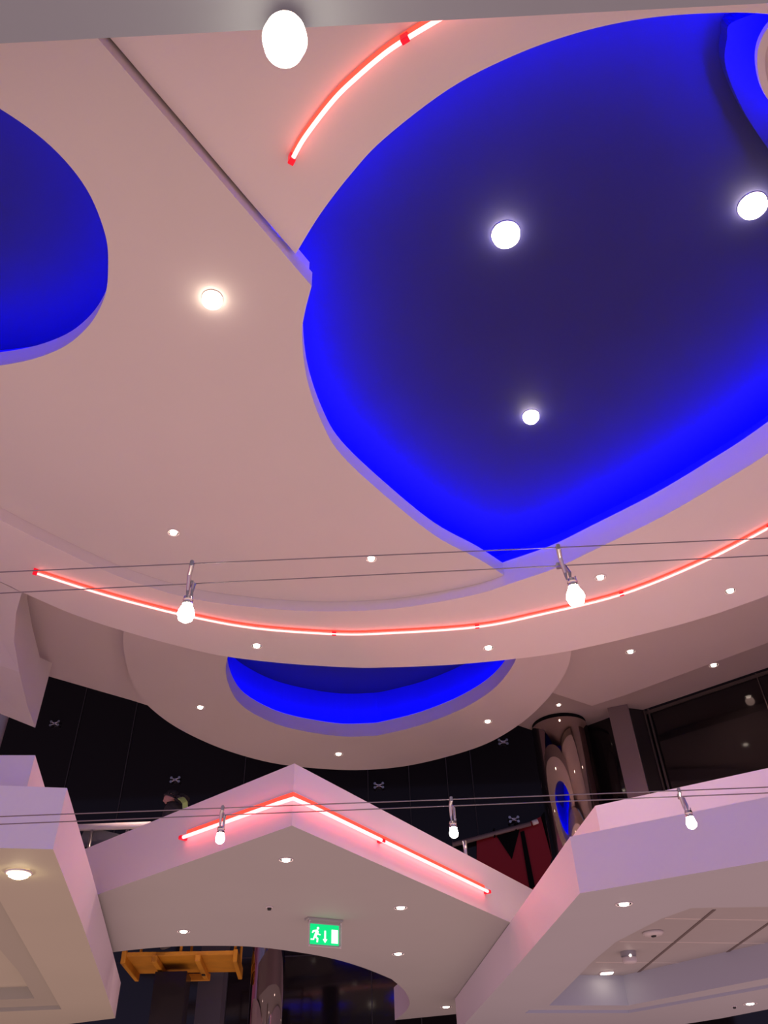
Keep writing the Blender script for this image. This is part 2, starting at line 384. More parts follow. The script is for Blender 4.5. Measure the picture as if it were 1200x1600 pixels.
o = link('ceiling_bulkhead', bm, M['plate_in']); tag(o, kind='structure')

# ------------------------------------------------------------------ balconies
ZM, ZMT = 2.10, 2.592
Cc = Vector(xy([(456, 1290)], ZM)[0]); Cl = Vector(xy([(157, 1396)], ZM)[0]); Cr = Vector(xy([(792, 1439)], ZM)[0])
dl = (Cl - Cc).normalized(); dr = (Cr - Cc).normalized()
mid_back = smooth(xy([(612, 1530), (570, 1513), (520, 1498), (460, 1487), (390, 1479), (300, 1478), (240, 1481), (182, 1487)], ZM), 5)
hook = smooth(xy([(617, 1594), (634, 1580), (640, 1566), (632, 1548), (612, 1530)], ZM), 5)
mid_poly = [tuple(Cc), tuple(Cr + dr * .0)] + xy([(725, 1545), (727, 1583)], ZM) + hook[:-1] + mid_back + [tuple(Cl)]
# carry the slab on behind the right balcony
ext = [tuple(Cr + dr * 1.6)]
mid_poly = [tuple(Cc)] + ext + xy([(800, 1560), (727, 1583)], ZM) + hook[:-1] + mid_back + xy([(110, 1499)], ZM) + [tuple(Cl + dl * 1.3)]
bm = bmesh.new(); add_slab(bm, mid_poly, ZM, ZMT, mi=0, side_mi=1)
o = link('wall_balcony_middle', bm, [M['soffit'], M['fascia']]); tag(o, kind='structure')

ZR, ZRT = 1.66, 2.09
Rc = Vector(xy([(906, 1396)], ZR)[0]); Rr = Vector(xy([(1200, 1345)], ZR)[0])
rd = (Rr - Rc).normalized()
side_pts = xy([(800, 1518), (735, 1590), (715, 1612)], ZR)
coff = xy([(1075, 1417), (1500, 1410), (1600, 1455), (1500, 1480), (1200, 1544), (983, 1583), (820, 1583), (893, 1531), (920, 1503), (958, 1471), (1028, 1435)], ZR)
coff_in = xy([(1080, 1419), (1500, 1412), (1590, 1452), (1450, 1478), (1200, 1528), (982, 1571), (858, 1571), (898, 1531), (925, 1503), (962, 1472), (1032, 1436)], ZR + .035)
def coffered(name, outer, z0, z1, levels, mats):
    """solid slab whose underside steps up through nested recesses; levels = [(outline, roof height)]"""
    bm = bmesh.new()
    def fill(loops, z, mi, nz=-1):
        es = []
        for lp in loops:
            v = [bm.verts.new((p[0], p[1], z + EYE)) for p in lp]; es += [bm.edges.new((v[i], v[(i + 1) % len(v)])) for i in range(len(v))]
        for g in bmesh.ops.triangle_fill(bm, edges=es, use_beauty=True, normal=(0, 0, nz))['geom']:
            if isinstance(g, bmesh.types.BMFace): g.material_index = mi
    def wall(lp, a_, b_, mi):
        va = [bm.verts.new((p[0], p[1], a_ + EYE)) for p in lp]; vb = [bm.verts.new((p[0], p[1], b_ + EYE)) for p in lp]
        for i in range(len(lp)):
            j = (i + 1) % len(lp); bm.faces.new((va[i], va[j], vb[j], vb[i])).material_index = mi
    fill([outer, levels[0][0]], z0, 0); wall(outer, z0, z1, 1); fill([outer], z1, 1, 1)
    zp = z0
    for i, (lp, zr) in enumerate(levels):
        wall(lp, zp, zr, 2)
        if i + 1 < len(levels): fill([lp, levels[i + 1][0]], zr, 3)
        else: fill([lp], zr, 4)
        zp = zr
    bmesh.ops.remove_doubles(bm, verts=bm.verts, dist=1e-5)
    o = link(name, bm, mats); return tag(o, kind='structure')
right_back = xy([(760, 1618), (1040, 1605), (1128, 1591), (1200, 1577), (1500, 1520), (1700, 1440)], ZR)
right_poly = [tuple(Rc), tuple(Rc + rd * 6)] + right_back[::-1] + side_pts[::-1]
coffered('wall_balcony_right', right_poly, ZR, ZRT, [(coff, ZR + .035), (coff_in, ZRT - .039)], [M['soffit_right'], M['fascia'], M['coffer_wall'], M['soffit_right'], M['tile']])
ZT = ZRT - .039
# seams of the metal tiles
def seam(p, q, wd, m, dz=.004):
    A, Bq = onz(*p, ZT), onz(*q, ZT); bm = bmesh.new(); d = (Bq - A); L = d.length; ang = math.atan2(d.y, d.x)
    c = (A + Bq) / 2; add_box(bm, (c.x, c.y, ZT + EYE - dz / 2), (L, wd, dz), Matrix.Rotation(ang, 3, 'Z'))
    o = link('trim_seam', bm, m); tag(o, kind='structure')
for p, q in (((1039, 1435), (1420, 1441)), ((968, 1471), (1380, 1476)), ((931, 1503), (1101, 1505))): seam(p, q, .016, M['tile_edge'], .003)
for p, q in (((1116, 1421), (983, 1531)), ((1230, 1422), (1117, 1501)), ((1345, 1423), (1240, 1490))): seam(p, q, .035, M['tile_gap'], .006)
seam((903, 1530), (983, 1531), .03, M['dark_gap'], .008)

# set-back upper tier on the right
ZR2 = 2.62
u0 = Vector(xy([(930, 1259)], ZR2)[0]); u1 = Vector(xy([(1200, 1200)], ZR2)[0]); ud = (u1 - u0).normalized()
back = Vector((-.09, 1)).normalized()
o = slab('wall_upper_right', [tuple(u0), tuple(u0 + ud * 6), tuple(u0 + ud * 6 + back * .3), tuple(u0 + back * .9 + ud * .3), tuple(u0 + back * .9)], ZRT + .001, ZR2, M['fascia']); tag(o, kind='structure')

# left balcony
ZL = ZR; ZLT = ZR * 1.236
Lc = Vector(xy([(83, 1327)], ZL)[0]); L0 = Vector(xy([(0, 1325)], ZL)[0]); ld = (L0 - Lc).normalized()
lside = xy([(128, 1443), (180, 1591)], ZL)
lcof1 = xy([(-420, 1370), (-20, 1377), (0, 1408), (96, 1577), (-420, 1598)], ZL)
lcof2 = xy([(-300, 1462), (-12, 1470), (30, 1519), (54, 1560), (-300, 1574)], ZL + .04)
lpoly = [tuple(Lc), tuple(Lc + ld * 5)] + xy([(-700, 1640), (60, 1606)], ZL) + lside[::-1]
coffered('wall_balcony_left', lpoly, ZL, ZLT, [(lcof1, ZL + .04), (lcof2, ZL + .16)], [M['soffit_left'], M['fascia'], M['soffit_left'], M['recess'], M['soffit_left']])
v0 = Vector(xy([(55, 1180)], 2.5)[0]); v1 = Vector(xy([(-100, 1180)], 2.5)[0]); vd = (v1 - v0).normalized()
vs2 = Vector(xy([(70, 1230)], 2.5)[0])
o = slab('wall_upper_left', [tuple(v0), tuple(v0 + vd * 5), tuple(v0 + vd * 5 + Vector((0, .5))), tuple(vs2)], ZLT + .001, 2.5, M['fascia']); tag(o, kind='structure')

# ------------------------------------------------------------------ dark glass behind
bm = bmesh.new(); add_box(bm, (-2, 17.1, 4.6), (32, .12, 14)); o = link('wall_back', bm, M['black']); tag(o, kind='structure')
bm = bmesh.new()
for px in (100, 190, 380, 575, 640, 700, 740):
    p = ony(px, 1230, 17.0); add_box(bm, (p.x, 17.03, 5.2), (.02, .02, 12))
for z in (.6, 3.3): add_box(bm, (-2, 17.03, z + EYE), (31, .02, .02))
o = link('trim_glass', bm, M['joint']); tag(o, kind='structure')
bm = bmesh.new(); bm.free()
# dark ceiling over the glass
bm = bmesh.new(); add_box(bm, (-2, 12.9, 11.3), (32, 8.6, .1)); o = link('ceiling_dark', bm, M['black2']); tag(o, kind='structure')
# right glass wall
ga = Vector(xy([(1005, 1110)], Z_FC)[0]); gb_ = Vector(xy([(1200, 1044)], Z_FC)[0]); gdir = (gb_ - ga).normalized(); gang = math.atan2(gdir.y, gdir.x)
gn = Vector((gdir.y, -gdir.x))
mid = ga + gdir * 4
bm = bmesh.new(); add_box(bm, (mid.x, mid.y + .06, EYE + (Z_FC + ZRT) / 2), (8, .05, Z_FC - ZRT - .01), Matrix.Rotation(gang, 3, 'Z')); o = link('wall_glass_right', bm, M['black']); tag(o, kind='structure')
bm = bmesh.new()
for s_ in (.02, .08): 
    c = ga + gdir * s_ + gn * .02; add_box(bm, (c.x, c.y, EYE + (Z_FC + ZRT) / 2), (.02, .03, Z_FC - ZRT - .02), Matrix.Rotation(gang, 3, 'Z'))
c = ga + gdir * 1.62 + gn * .0; add_box(bm, (c.x, c.y, EYE + (Z_FC + ZRT) / 2), (.012, .02, Z_FC - ZRT - .02), Matrix.Rotation(gang, 3, 'Z'))
add_box(bm, (mid.x, mid.y, EYE + Z_FC - .05), (8, .03, .04), Matrix.Rotation(gang, 3, 'Z'))
o = link('trim_glass_right', bm, M['brown']); tag(o, kind='structure')
# pilaster: pale front, dark right return
pA = Vector(xy([(951, 1122)], Z_FC)[0]); pB = Vector(xy([(975, 1117)], Z_FC)[0])
pts = [xy([(930, 1125)], Z_FC)[0], xy([(960, 1098)], Z_FC)[0], xy([(984, 1110)], Z_FC)[0]]
def vbox(name, p, q, depth, z0, z1, m):
    p, q = Vector(p), Vector(q); d = (q - p).normalized(); n = Vector((-d.y, d.x))
    if n.y < 0: n = -n
    o = slab(name, [tuple(p), tuple(q), tuple(q + n * depth), tuple(p + n * depth)], z0, z1, m); tag(o, kind='structure'); return o
vbox('wall_pilaster', xy([(949, 1106)], Z_FC)[0], xy([(980, 1100)], Z_FC)[0], .6, ZRT + .003, Z_FC - .003, M['stone'])
vbox('wall_return', xy([(981, 1106)], Z_FC)[0], xy([(1005, 1109)], Z_FC)[0], .5, ZRT + .003, Z_FC - .003, M['black2'])
# black panel between column and pilaster
vbox('wall_panel_dark', xy([(908, 1137)], Z_FC)[0], xy([(952, 1121)], Z_FC)[0], .05, ZRT + .003, Z_FC - .003, M['black'])

# chrome column right
cp = onz(873, 1132, Z_FC)
t = root('mirrored_column', (cp.x, cp.y, 0), 'mirror-polished round steel column rising behind the right balcony to the ceiling', 'column')
R_ = .40
bm = bmesh.new(); add_lathe(bm, [(R_, EYE + ZRT + .003), (R_, EYE + Z_FC - .06)], (cp.x, cp.y, 0), 64); link('shaft', bm, M['chrome'], t, True)
bm = bmesh.new(); add_lathe(bm, [(R_ * .97, EYE + Z_FC - .06), (R_ * .97, EYE + Z_FC - .002)], (cp.x, cp.y, 0), 48); link('shadow_gap_collar', bm, M['dark_gap'], t)
# lower chrome column
lp = ony(417, 1540, 11.8)
t = root('mirrored_column', (lp.x, 11.8, 0), 'mirrored steel column seen below the middle balcony beside the yellow lift', 'column')
bm = bmesh.new(); add_lathe(bm, [(.215, EYE - .6), (.215, EYE + 1.36)], (lp.x, 11.8, 0), 48); link('lower_shaft', bm, M['dark_chrome'], t, True)
bm = bmesh.new(); add_lathe(bm, [(.222, EYE + 1.362), (.222, EYE + 1.40)], (lp.x, 11.8, 0), 48); link('joint_band', bm, M['steel'], t)
bm = bmesh.new(); add_lathe(bm, [(.215, EYE + 1.402), (.215, EYE + 3.6)], (lp.x, 11.8, 0), 48); link('upper_shaft', bm, M['dark_chrome'], t, True)
# pale post far left
pp = onz(9, 1120, Z_FC)
t = tube('slender_post', [ony(11, 1105, 11.0), Vector((ony(11, 1105, 11.0).x, 11.0, .8))], .065, M['tile_edge'])
tag(t, 'slender cream post standing against the dark glass at the far left', 'post')

# red shopfront behind, with dark chevron and tilted pale bar
YS = 16.985
def poly_y(name, pts, Y, th, m, parent=None):
    bm = bmesh.new(); f = [bm.verts.new(ony(x, y, Y)) for x, y in pts]; g = [bm.verts.new(v.co + Vector((0, th, 0))) for v in f]
    n = len(f); bm.faces.new(f); bm.faces.new(g[::-1])
    for i in range(n): bm.faces.new((f[i], f[(i + 1) % n], g[(i + 1) % n], g[i]))
    return link(name, bm, m, parent)
t = root('shop_sign', ony(800, 1330, YS), 'dark red shopfront panel with black chevron seen between the balconies', 'sign')
poly_y('red_board', [(745, 1307), (772, 1300), (815, 1290), (845, 1276), (862, 1340), (845, 1420), (745, 1420)], YS, .05, M['red_panel'], t)
poly_y('chevron', [(776, 1306), (800, 1342), (812, 1296)], YS - .02, .018, M['dark_gap'], t)
poly_y('divider', [(813, 1300), (819, 1298), (836, 1385), (828, 1390)], YS - .02, .018, M['dark_gap'], t)
poly_y('edge_strip', [(846, 1274), (856, 1262), (885, 1345), (870, 1360)], YS - .02, .018, M['dark_gap'], t)
t = root('strip_lamp', ony(770, 1302, YS - .3), 'pale tilted tube lamp crossing the red shopfront panel', 'lamp')
tube('tube', [ony(707, 1320, YS - .12), ony(829, 1287, YS - .12)], .045, M['stone'], t)
tube('tube_end', [ony(832, 1286, YS - .12), ony(840, 1283, YS - .12)], .05, M['tile_edge'], t)
for x, y in ((772, 1302), (805, 1293)):
    bm = bmesh.new(); p = ony(x, y, YS - .06); add_box(bm, p, (.03, .17, .14)); link('bracket', bm, M['dark_gap'], t)

# steel handrail left of the middle balcony and short post on the right
hy = 9.75
t = root('handrail', ony(170, 1300, hy), 'pinkish steel handrail in the gap between left and middle balconies', 'handrail')
ra, rb = ony(100, 1294, hy), ony(235, 1289, hy)
bm = bmesh.new(); add_tube(bm, [ra, rb], .04, 12); link('rail', bm, M['trim'], t, True)
for x in (145, 200):
    p = ony(x, 1292, hy); q = Vector((p.x, hy, EYE + ZMT + .002)); tube('post', [p - Vector((0, 0, .04)), q], .02, M['steel'], t)
bm = bmesh.new(); p = ony(155, 1312, hy + .1); add_box(bm, p, (.45, .02, .22), Matrix.Rotation(.25, 3, 'Y')); link('infill_panel', bm, M['pillar'], t)
p = ony(727, 1328, 9.4)
t = tube('steel_post', [ony(726, 1314, 9.0), ony(728.5, 1345, 9.0)], .022, M['steel']); tag(t, 'short shiny steel post behind the middle balcony edge near the red panel', 'post')

# grey pillar + brown box lower background
pl = ony(330, 1560, 13.2)
bm = bmesh.new(); add_box(bm, (pl.x, 13.2, 2.6), (.36, .3, 4.0)); o = link('wall_pillar', bm, M['pillar']); tag(o, kind='structure')
t = onz(1090, 1592, 1.9)
bm = bmesh.new(); add_slab(bm, xy([(1040, 1604), (1099, 1580), (1128, 1592), (1110, 1640), (1030, 1640)], 1.45), 1.45, 1.6); bm.free()

# ------------------------------------------------------------------ spider fittings of the glass
def spider(px, py, Y, label, r_=.1):
    p = ony(px, py, Y)
    t = root('glass_clamp', p, label, 'bracket', 'glass fittings')
    bm = bmesh.new(); add_lathe(bm, [(0, -.02), (.03, -.02), (.03, .03), (0, .03)], (p.x, p.y, p.z), 16, rot=None)
    link('hub', bm, M['steel'], t)
    for sx in (-1, 1):
        for sz in (-1, 1):
            q = p + Vector((sx * r_, -.02, sz * r_ * .5)); bm = bmesh.new(); add_tube(bm, [p, (p + q) / 2 + Vector((0, -.02, 0)), q], [.018, .014, .012], 8)
            add_lathe(bm, [(0, 0), (.028, 0), (.028, .02), (0, .02)], q, 14, rot=Matrix.Rotation(math.pi / 2, 3, 'X')); link('arm', bm, M['steel'], t)
spider(86, 1131, 17.0, 'steel glass clamp on the dark glass near the left bulkhead tip', .085)
spider(274, 1219, 17.0, 'steel glass clamp on dark glass just above the worker', .085)
spider(592, 1228, 17.0, 'steel glass clamp right of the middle balcony peak', .085)
spider(786, 1160, 17.0, 'steel glass clamp left of the mirrored column near the ceiling', .085)
spider(803, 1281, 16.97, 'steel glass clamp above the red shopfront panel', .085)

# ------------------------------------------------------------------ lights
def downlight(px, py, h, wpx, label, group, hot=False, m=None, beam=0):
    p = onz(px, py, h); dist = (p - Vector((0, 0, EYE))).length; r = wpx * dist / F_PX / 2
    t = root('downlight', p, label, 'downlight', group)
    bm = bmesh.new()
    add_lathe(bm, [(r, -.001), (r * 1.02, -.004), (r * .97, -.007), (r * .84, -.006), (r * .80, -.001)], p, 32); link('trim_ring', bm, M['trim'], t, True)
    bm = bmesh.new()
    if hot: add_lathe(bm, [(r * .83, -.0075), (r * .97, -.012), (r * .92, -.04), (r * .6, -.07), (r * .25, -.082), (0, -.085)], p, 28)
    else: add_lathe(bm, [(r * .56, -.003), (r * .50, -.012), (r * .3, -.017), (0, -.019)], p, 24)
    link('lamp', bm, m or (M['lamp_hot'] if hot else M['lamp']), t, True)
    if beam:
        ld_ = bpy.data.lights.new('lamp_beam', 'SPOT'); ld_.energy = beam; ld_.color = (1, .64, .54); ld_.spot_size = 2.4; ld_.spot_blend = .8; ld_.shadow_soft_size = .06
        lo = bpy.data.objects.new('lamp_beam', ld_); C.objects.link(lo); lo.location = p - Vector((0, 0, .07)); lo.parent = t; lo.matrix_parent_inverse = t.matrix_world.inverted()
    if not hot:
        bm = bmesh.new(); add_lathe(bm, [(r * .79, -.005), (r * .60, -.002)], p, 28); link('reflector', bm, M['reflector'], t, True)
    return t
G = 'recessed downlights'
downlight(332, 466, Z_IN, 31, 'dazzling downlight on the pale plate left of the largest blue cove', G, True, m=M['lamp_mid'])
downlight(271, 832, Z_IN, 19, 'small downlight above the left hanging cable spotlight', G)
downlight(580, 873, Z_IN, 18, 'small downlight crossed by the upper cable left of the cove point', G)
downlight(790, 365, Z_COVE, 42, 'dazzling downlight in the middle of the dark navy cove ceiling', G, True)
downlight(1175, 320, Z_COVE, 38, 'dazzling downlight in the navy cove nearest the right edge', G, True)
downlight(829, 649, Z_COVE, 25, 'lowest downlight in the navy cove above its pointed end', G, True)
downlight(401, 1009, Z_RING, 18, 'ring downlight left, just above the small blue cove', G, beam=65)
downlight(763, 1012, Z_RING, 18, 'ring downlight right, just above the small blue cove', G, beam=65)
downlight(938, 902, Z_RING, 18, 'ring downlight immediately right of the right cable spotlight', G, beam=65)
downlight(1141, 923, Z_RING, 17, 'ring downlight furthest right below the red neon arc', G, beam=65)
downlight(985, 1018, Z_RC, 15, 'downlight on the far right ceiling above the mirrored column area', G, beam=45)
downlight(1115, 1039, Z_FC, 14, 'far ceiling downlight just above the right dark glass', G, beam=45)
downlight(313, 1105, Z_DISK2, 14, 'downlight on the round disc left of the small blue cove', G, beam=150)
downlight(529, 1178, Z_DISK2, 14, 'downlight on the round disc just below the small blue cove', G, beam=65)
downlight(762, 1127, Z_DISK2, 14, 'downlight on the round disc right of the small blue cove', G, beam=65)
downlight(873, 1101, Z_FC, 9, 'faint downlight in front of the mirrored column top', G)
downlight(447, 1343, ZM, 21, 'balcony downlight closest under the red neon corner', G)
downlight(626, 1418, ZM, 20, 'balcony downlight right of and above the green exit sign', G)
downlight(287, 1455, ZM, 18, 'balcony downlight above the yellow lift', G)
downlight(622, 1490, ZM, 18, 'balcony downlight lower right of the green exit sign', G)
downlight(697, 1573, ZM, 16, 'lowest balcony downlight near the dark bottom opening', G)
downlight(975, 1412, ZR, 24, 'downlight on the right balcony underside nearest its corner', G)
downlight(1172, 1568, ZR, 18, 'downlight at the bottom of the right balcony past the coffer', G)
p = onz(30, 1362, ZL)
t = root('downlight', p, 'large glaring warm downlight under the left balcony', 'downlight')
bm = bmesh.new(); add_lathe(bm, [(.085, -.001), (.09, -.01), (.075, -.016), (.07, -.004)], p, 32); link('trim_ring', bm, M['trim'], t, True)
bm = bmesh.new(); add_lathe(bm, [(.069, -.004), (.062, -.03), (.035, -.042), (0, -.045)], p, 28); link('lamp', bm, M['lamp_warm'], t, True)
# square light and devices in the right coffer
p = onz(948, 1519, ZT)
t = root('square_downlight', p, 'small bright rectangular light in the tiled coffer', 'downlight')
bm = bmesh.new(); add_box(bm, p - Vector((0, 0, .006)), (.18, .15, .012), bev=.003); link('frame', bm, M['trim'], t)
bm = bmesh.new(); add_box(bm, p - Vector((0, 0, .016)), (.15, .12, .008)); link('lamp', bm, M['lamp'], t)
p = onz(1020, 1456, ZT)
t = root('smoke_detector', p, 'flat round white smoke detector on the tiled coffer ceiling', 'smoke detector')
bm = bmesh.new(); add_lathe(bm, [(0, -.001), (.115, -.001), (.115, -.018), (.095, -.035), (.03, -.04)], p, 32); link('body', bm, M['white_plastic'], t, True)
bm = bmesh.new(); add_lathe(bm, [(.030, -.041), (.026, -.052), (0, -.054)], p, 20); link('sensor', bm, M['dark_plastic'], t, True)
p = onz(981, 1487, ZT)
t = root('ceiling_sensor', p, 'silver drum-shaped sensor hanging from the tiled coffer ceiling', 'sensor')
bm = bmesh.new(); add_lathe(bm, [(0, -.001), (.095, -.001), (.095, -.05), (.08, -.05), (.08, -.065)], p, 32); link('base', bm, M['silver_plastic'], t)
bm = bmesh.new(); add_lathe(bm, [(.088, -.066), (.088, -.11), (.07, -.125), (0, -.127)], p, 32); link('cover', bm, M['white_plastic'], t, True)
bm = bmesh.new(); add_lathe(bm, [(0, -.012), (.012, -.008), (.012, .008), (0, .012)], p + Vector((.0, -.09, -.055)), 12); link('indicator_lamp', bm, M['lamp'], t)
for px, py, h, lb in ((421, 1417, ZM, 'tiny dark round sensor left of the green exit sign'), (1147, 1572, ZR, 'tiny dark round sensor at the bottom right soffit')):
    p = onz(px, py, h); t = root('presence_sensor', p, lb, 'sensor')
    bm = bmesh.new(); add_lathe(bm, [(0, -.001), (.035, -.001), (.035, -.008), (.022, -.010)], p, 24); link('rim', bm, M['trim'], t)
    bm = bmesh.new(); add_lathe(bm, [(.022, -.011), (.018, -.03), (0, -.034)], p, 20); link('eye', bm, M['dark_plastic'], t, True)

# big spotlight below the near grey soffit
p = onz(445, 62, 3.02)
t = root('soffit_spotlight', p + Vector((0, 0, .18)), 'very large glaring spotlight at the edge of the grey soffit', 'spotlight')
bm = bmesh.new(); add_lathe(bm, [(0, -.12), (.04, -.112), (.066, -.07), (.078, -.0), (.07, .06), (.06, .09)], p, 32); link('lamp', bm, M['lamp_mid'], t, True)
bm = bmesh.new(); add_lathe(bm, [(.061, .091), (.04, .13), (.03, .17), (0, .171)], p, 28); link('housing', bm, M['steel'], t, True)

# neon -----------------------------------------------------------------
def neon(name_pts, off_n, label, group=None, clips=(), rad=.012, chan=.035, wall_off=.05, endcaps=(True, True), seg_cuts=(), up=0.0, tm='neon_soft'):
    """name_pts: 3-D points on the surface; off_n: outward unit vector(s) from that surface"""
    P = [Vector(p) for p in name_pts]; N = off_n if isinstance(off_n, list) else [off_n] * len(P)
    t = root('neon_light', P[len(P) // 2], label, 'neon light', 'red neon lines')
    tub = [p + n * wall_off for p, n in zip(P, N)]
    cuts = [0] + sorted(seg_cuts) + [len(P) - 1]
    for i, j in zip(cuts, cuts[1:]):
        bm = bmesh.new(); add_tube(bm, tub[i:j + 1], rad, 10); link('tube', bm, M[tm], t, True)
    # flat channel
    bm = bmesh.new(); rings = []
    for i, (p, n) in enumerate(zip(P, N)):
        tt = (P[min(i + 1, len(P) - 1)] - P[max(i - 1, 0)]).normalized(); s = tt.cross(n).normalized(); p = p + Vector((0, 0, up))
        rings.append([bm.verts.new(p + n * .004 + s * chan), bm.verts.new(p + n * .016 + s * chan), bm.verts.new(p + n * .016 - s * chan), bm.verts.new(p + n * .004 - s * chan)])
    for A, Bb in zip(rings, rings[1:]):
        for k_ in range(4): bm.faces.new((A[k_], A[(k_ + 1) % 4], Bb[(k_ + 1) % 4], Bb[k_]))
    bm.faces.new(rings[0]); bm.faces.new(rings[-1][::-1])
    link('channel', bm, M['neon_channel'], t)
    for i in list(clips):
        bm = bmesh.new(); tt = (P[min(i + 1, len(P) - 1)] - P[max(i - 1, 0)]).normalized(); n = N[i]; s = tt.cross(n).normalized()
        rot = Matrix((tt, s, n)).transposed(); add_box(bm, P[i] + n * (wall_off * .5 + .008), (.045, chan * 1.7, wall_off + .02), rot, bev=.004); link('clip', bm, M['red_clip'], t)
    for e_, on in zip((0, len(P) - 1), endcaps):
        if not on: continue
        bm = bmesh.new(); tt = (P[1] - P[0]).normalized() if e_ == 0 else (P[-1] - P[-2]).normalized(); n = N[e_]; s = tt.cross(n).normalized()
        rot = Matrix((tt, s, n)).transposed(); sg = -1 if e_ == 0 else 1
        add_box(bm, P[e_] + tt * sg * .02 + n * (wall_off * .5 + .008), (.04, chan * 2, wall_off + .03), rot, bev=.005); link('end_cap', bm, M['red_clip'], t)
    return t
dn = Vector((0, 0, -1))
arc = smooth([tuple(onz(x, y, Z_RING))[:3] for x, y in [(60, 890), (150, 919), (225, 940), (300, 958), (400, 976), (522, 985), (600, 984), (745, 974), (850, 953), (970, 923), (1090, 875), (1200, 818), (1300, 758)]], 6)
neon(arc, dn, 'long curved red neon line along the lower ceiling ring', clips=(30, 42, 54, 66), rad=.010, chan=.007, wall_off=.045, endcaps=(True, False), seg_cuts=(30, 42, 54, 66))
arc2 = smooth([tuple(onz(x, y, Z_R))[:3] for x, y in [(459, 238), (478, 205), (522, 148), (560, 111), (600, 77), (632, 55), (675, 29), (730, -2), (800, -35)]], 6)
neon(arc2, dn, 'short curved red neon line on the upper plate beside the glaring spotlight', clips=(30,), rad=.013, chan=.018, wall_off=.06, endcaps=(True, False), seg_cuts=(30,))
nl = Vector((-dl.y, dl.x)); nl = nl if nl.y < 0 else -nl; nr = Vector((-dr.y, dr.x)); nr = nr if nr.y < 0 else -nr
nl3, nr3 = Vector((nl.x, nl.y, 0)), Vector((nr.x, nr.y, 0)); c3_ = Vector((Cc.x, Cc.y, ZM + EYE))
A1 = onplane(293, 1310, c3_, nl3); K = onplane(456, 1252, c3_, nl3); K.x, K.y = Cc.x, Cc.y; Z1 = onplane(756, 1394, c3_, nr3)
nc = (nl3 + nr3).normalized() * 1.15
neonp = [A1.lerp(K, i / 10) for i in range(10)] + [K] + [K.lerp(Z1, (i + 1) / 16) for i in range(16)]
neonn = [nl3] * 10 + [nc] + [nr3] * 16
neon(neonp, neonn, 'red neon line bent around the peak of the middle balcony', clips=(16,), rad=.015, chan=.016, wall_off=.045, seg_cuts=(16,), up=.048, tm='neon')

# cable lights ---------------------------------------------------------------
def cable(pa, pb, h, label):
    A, Bq = onz(*pa, h), onz(*pb, h); d = (Bq - A).normalized(); o = tube('steel_cable', [A - d * 2.0, Bq + d * 2.0], .0021 if h > 1.5 else .0027, M['wire'], seg=8)
    return tag(o, label, 'cable', 'stretched lighting cables'), A, Bq
HU, HL = 1.65, 1.35
_, u0a, u0b = cable((0, 894), (1200, 841), HU, 'upper cable of the higher stretched pair')
_, u1a, u1b = cable((0, 927), (1200, 868), HU, 'lower cable of the higher stretched pair')
_, l0a, l0b = cable((0, 1276), (1200, 1230), HL, 'upper cable of the lower stretched pair')
_, l1a, l1b = cable((0, 1288), (1200, 1239), HL, 'lower cable of the lower stretched pair')
def lerpx(A, Bq, px):                   # point of cable seen at photo column px
    lo, hi = 0., 1.
    for _ in range(40):
        m_ = (lo + hi) / 2; q = A.lerp(Bq, m_); c = B.transposed() @ (q - Vector((0, 0, EYE))); x = 600 + F_PX * c.x / -c.z
        if x < px: lo = m_
        else: hi = m_
    return A.lerp(Bq, lo)
def cable_lamp(px, pair, label, bulb, lean=.0, drop=.0, g=True, m=None, s=1.0):
    A = lerpx(pair[0], pair[1], px); Bq = lerpx(pair[2], pair[3], px)   # far / near? both held by clamps
    t = root('cable_spotlight', (A + Bq) / 2, label, 'spotlight', 'spotlights on the cables')
    ca = A.lerp(Bq, .5); tip_ = ca + Vector((lean * .6, 0, -.07 * s))
    for nm, q, dx in (('clamp_arm', A, -.006), ('clamp_arm', Bq, .010)):
        bm = bmesh.new()
        mid_ = q.lerp(tip_, .5) + Vector((dx, 0, .012))
        add_tube(bm, [q + Vector((0, 0, .012)), q + Vector((0, 0, -.006)), mid_, tip_ + Vector((dx, 0, 0)), tip_ + Vector((dx * .8, 0, -.03 * s))], [.006, .0085, .0075, .006, .003], 10)
        add_box(bm, q, (.014, .012, .022), bev=.002); link(nm, bm, M['steel'], t, False)
    sock = tip_ + Vector((lean * .4, 0, -.045 * s))
    bm = bmesh.new(); add_lathe(bm, [(0, .016), (.016, .016), (.018, .004), (.014, 0), (.018, -.006), (.018, -.014), (0, -.016)], sock, 24)
    add_tube(bm, [sock + Vector((.012, 0, .01)), sock + Vector((.014, 0, .03))], .003, 8); sk = link('socket', bm, M['reflector'], t, False)
    bm = bmesh.new(); add_lathe(bm, [(.017 * 1, -.016), (.024 * bulb, -.03 * bulb - .006), (.027 * bulb, -.047 * bulb), (.022 * bulb, -.065 * bulb), (.010 * bulb, -.074 * bulb), (0, -.076 * bulb)], sock, 28)
    link('bulb', bm, m or M['lamp_hot'], sk, True)
    return t
U = (u0a, u0b, u1a, u1b); Lw = (l0a, l0b, l1a, l1b)
cable_lamp(300, U, 'left glowing spotlight hanging on the higher cable pair', 1.08, 0)
cable_lamp(872, U, 'right glowing spotlight hanging on the higher cable pair', 1.16, .03)
cable_lamp(348, Lw, 'cable spotlight hanging in front of the middle balcony neon', .8, 0, s=.75)
cable_lamp(705, Lw, 'cable spotlight hanging against dark glass right of the balcony peak', .78, 0, s=.9)
cable_lamp(1061, Lw, 'cable spotlight hanging in front of the right balcony', .88, .02, s=.85)

# exit sign ---------------------------------------------------------------
p0, p1 = onz(482.5, 1438, ZM - .03), onz(533, 1442.5, ZM - .03)
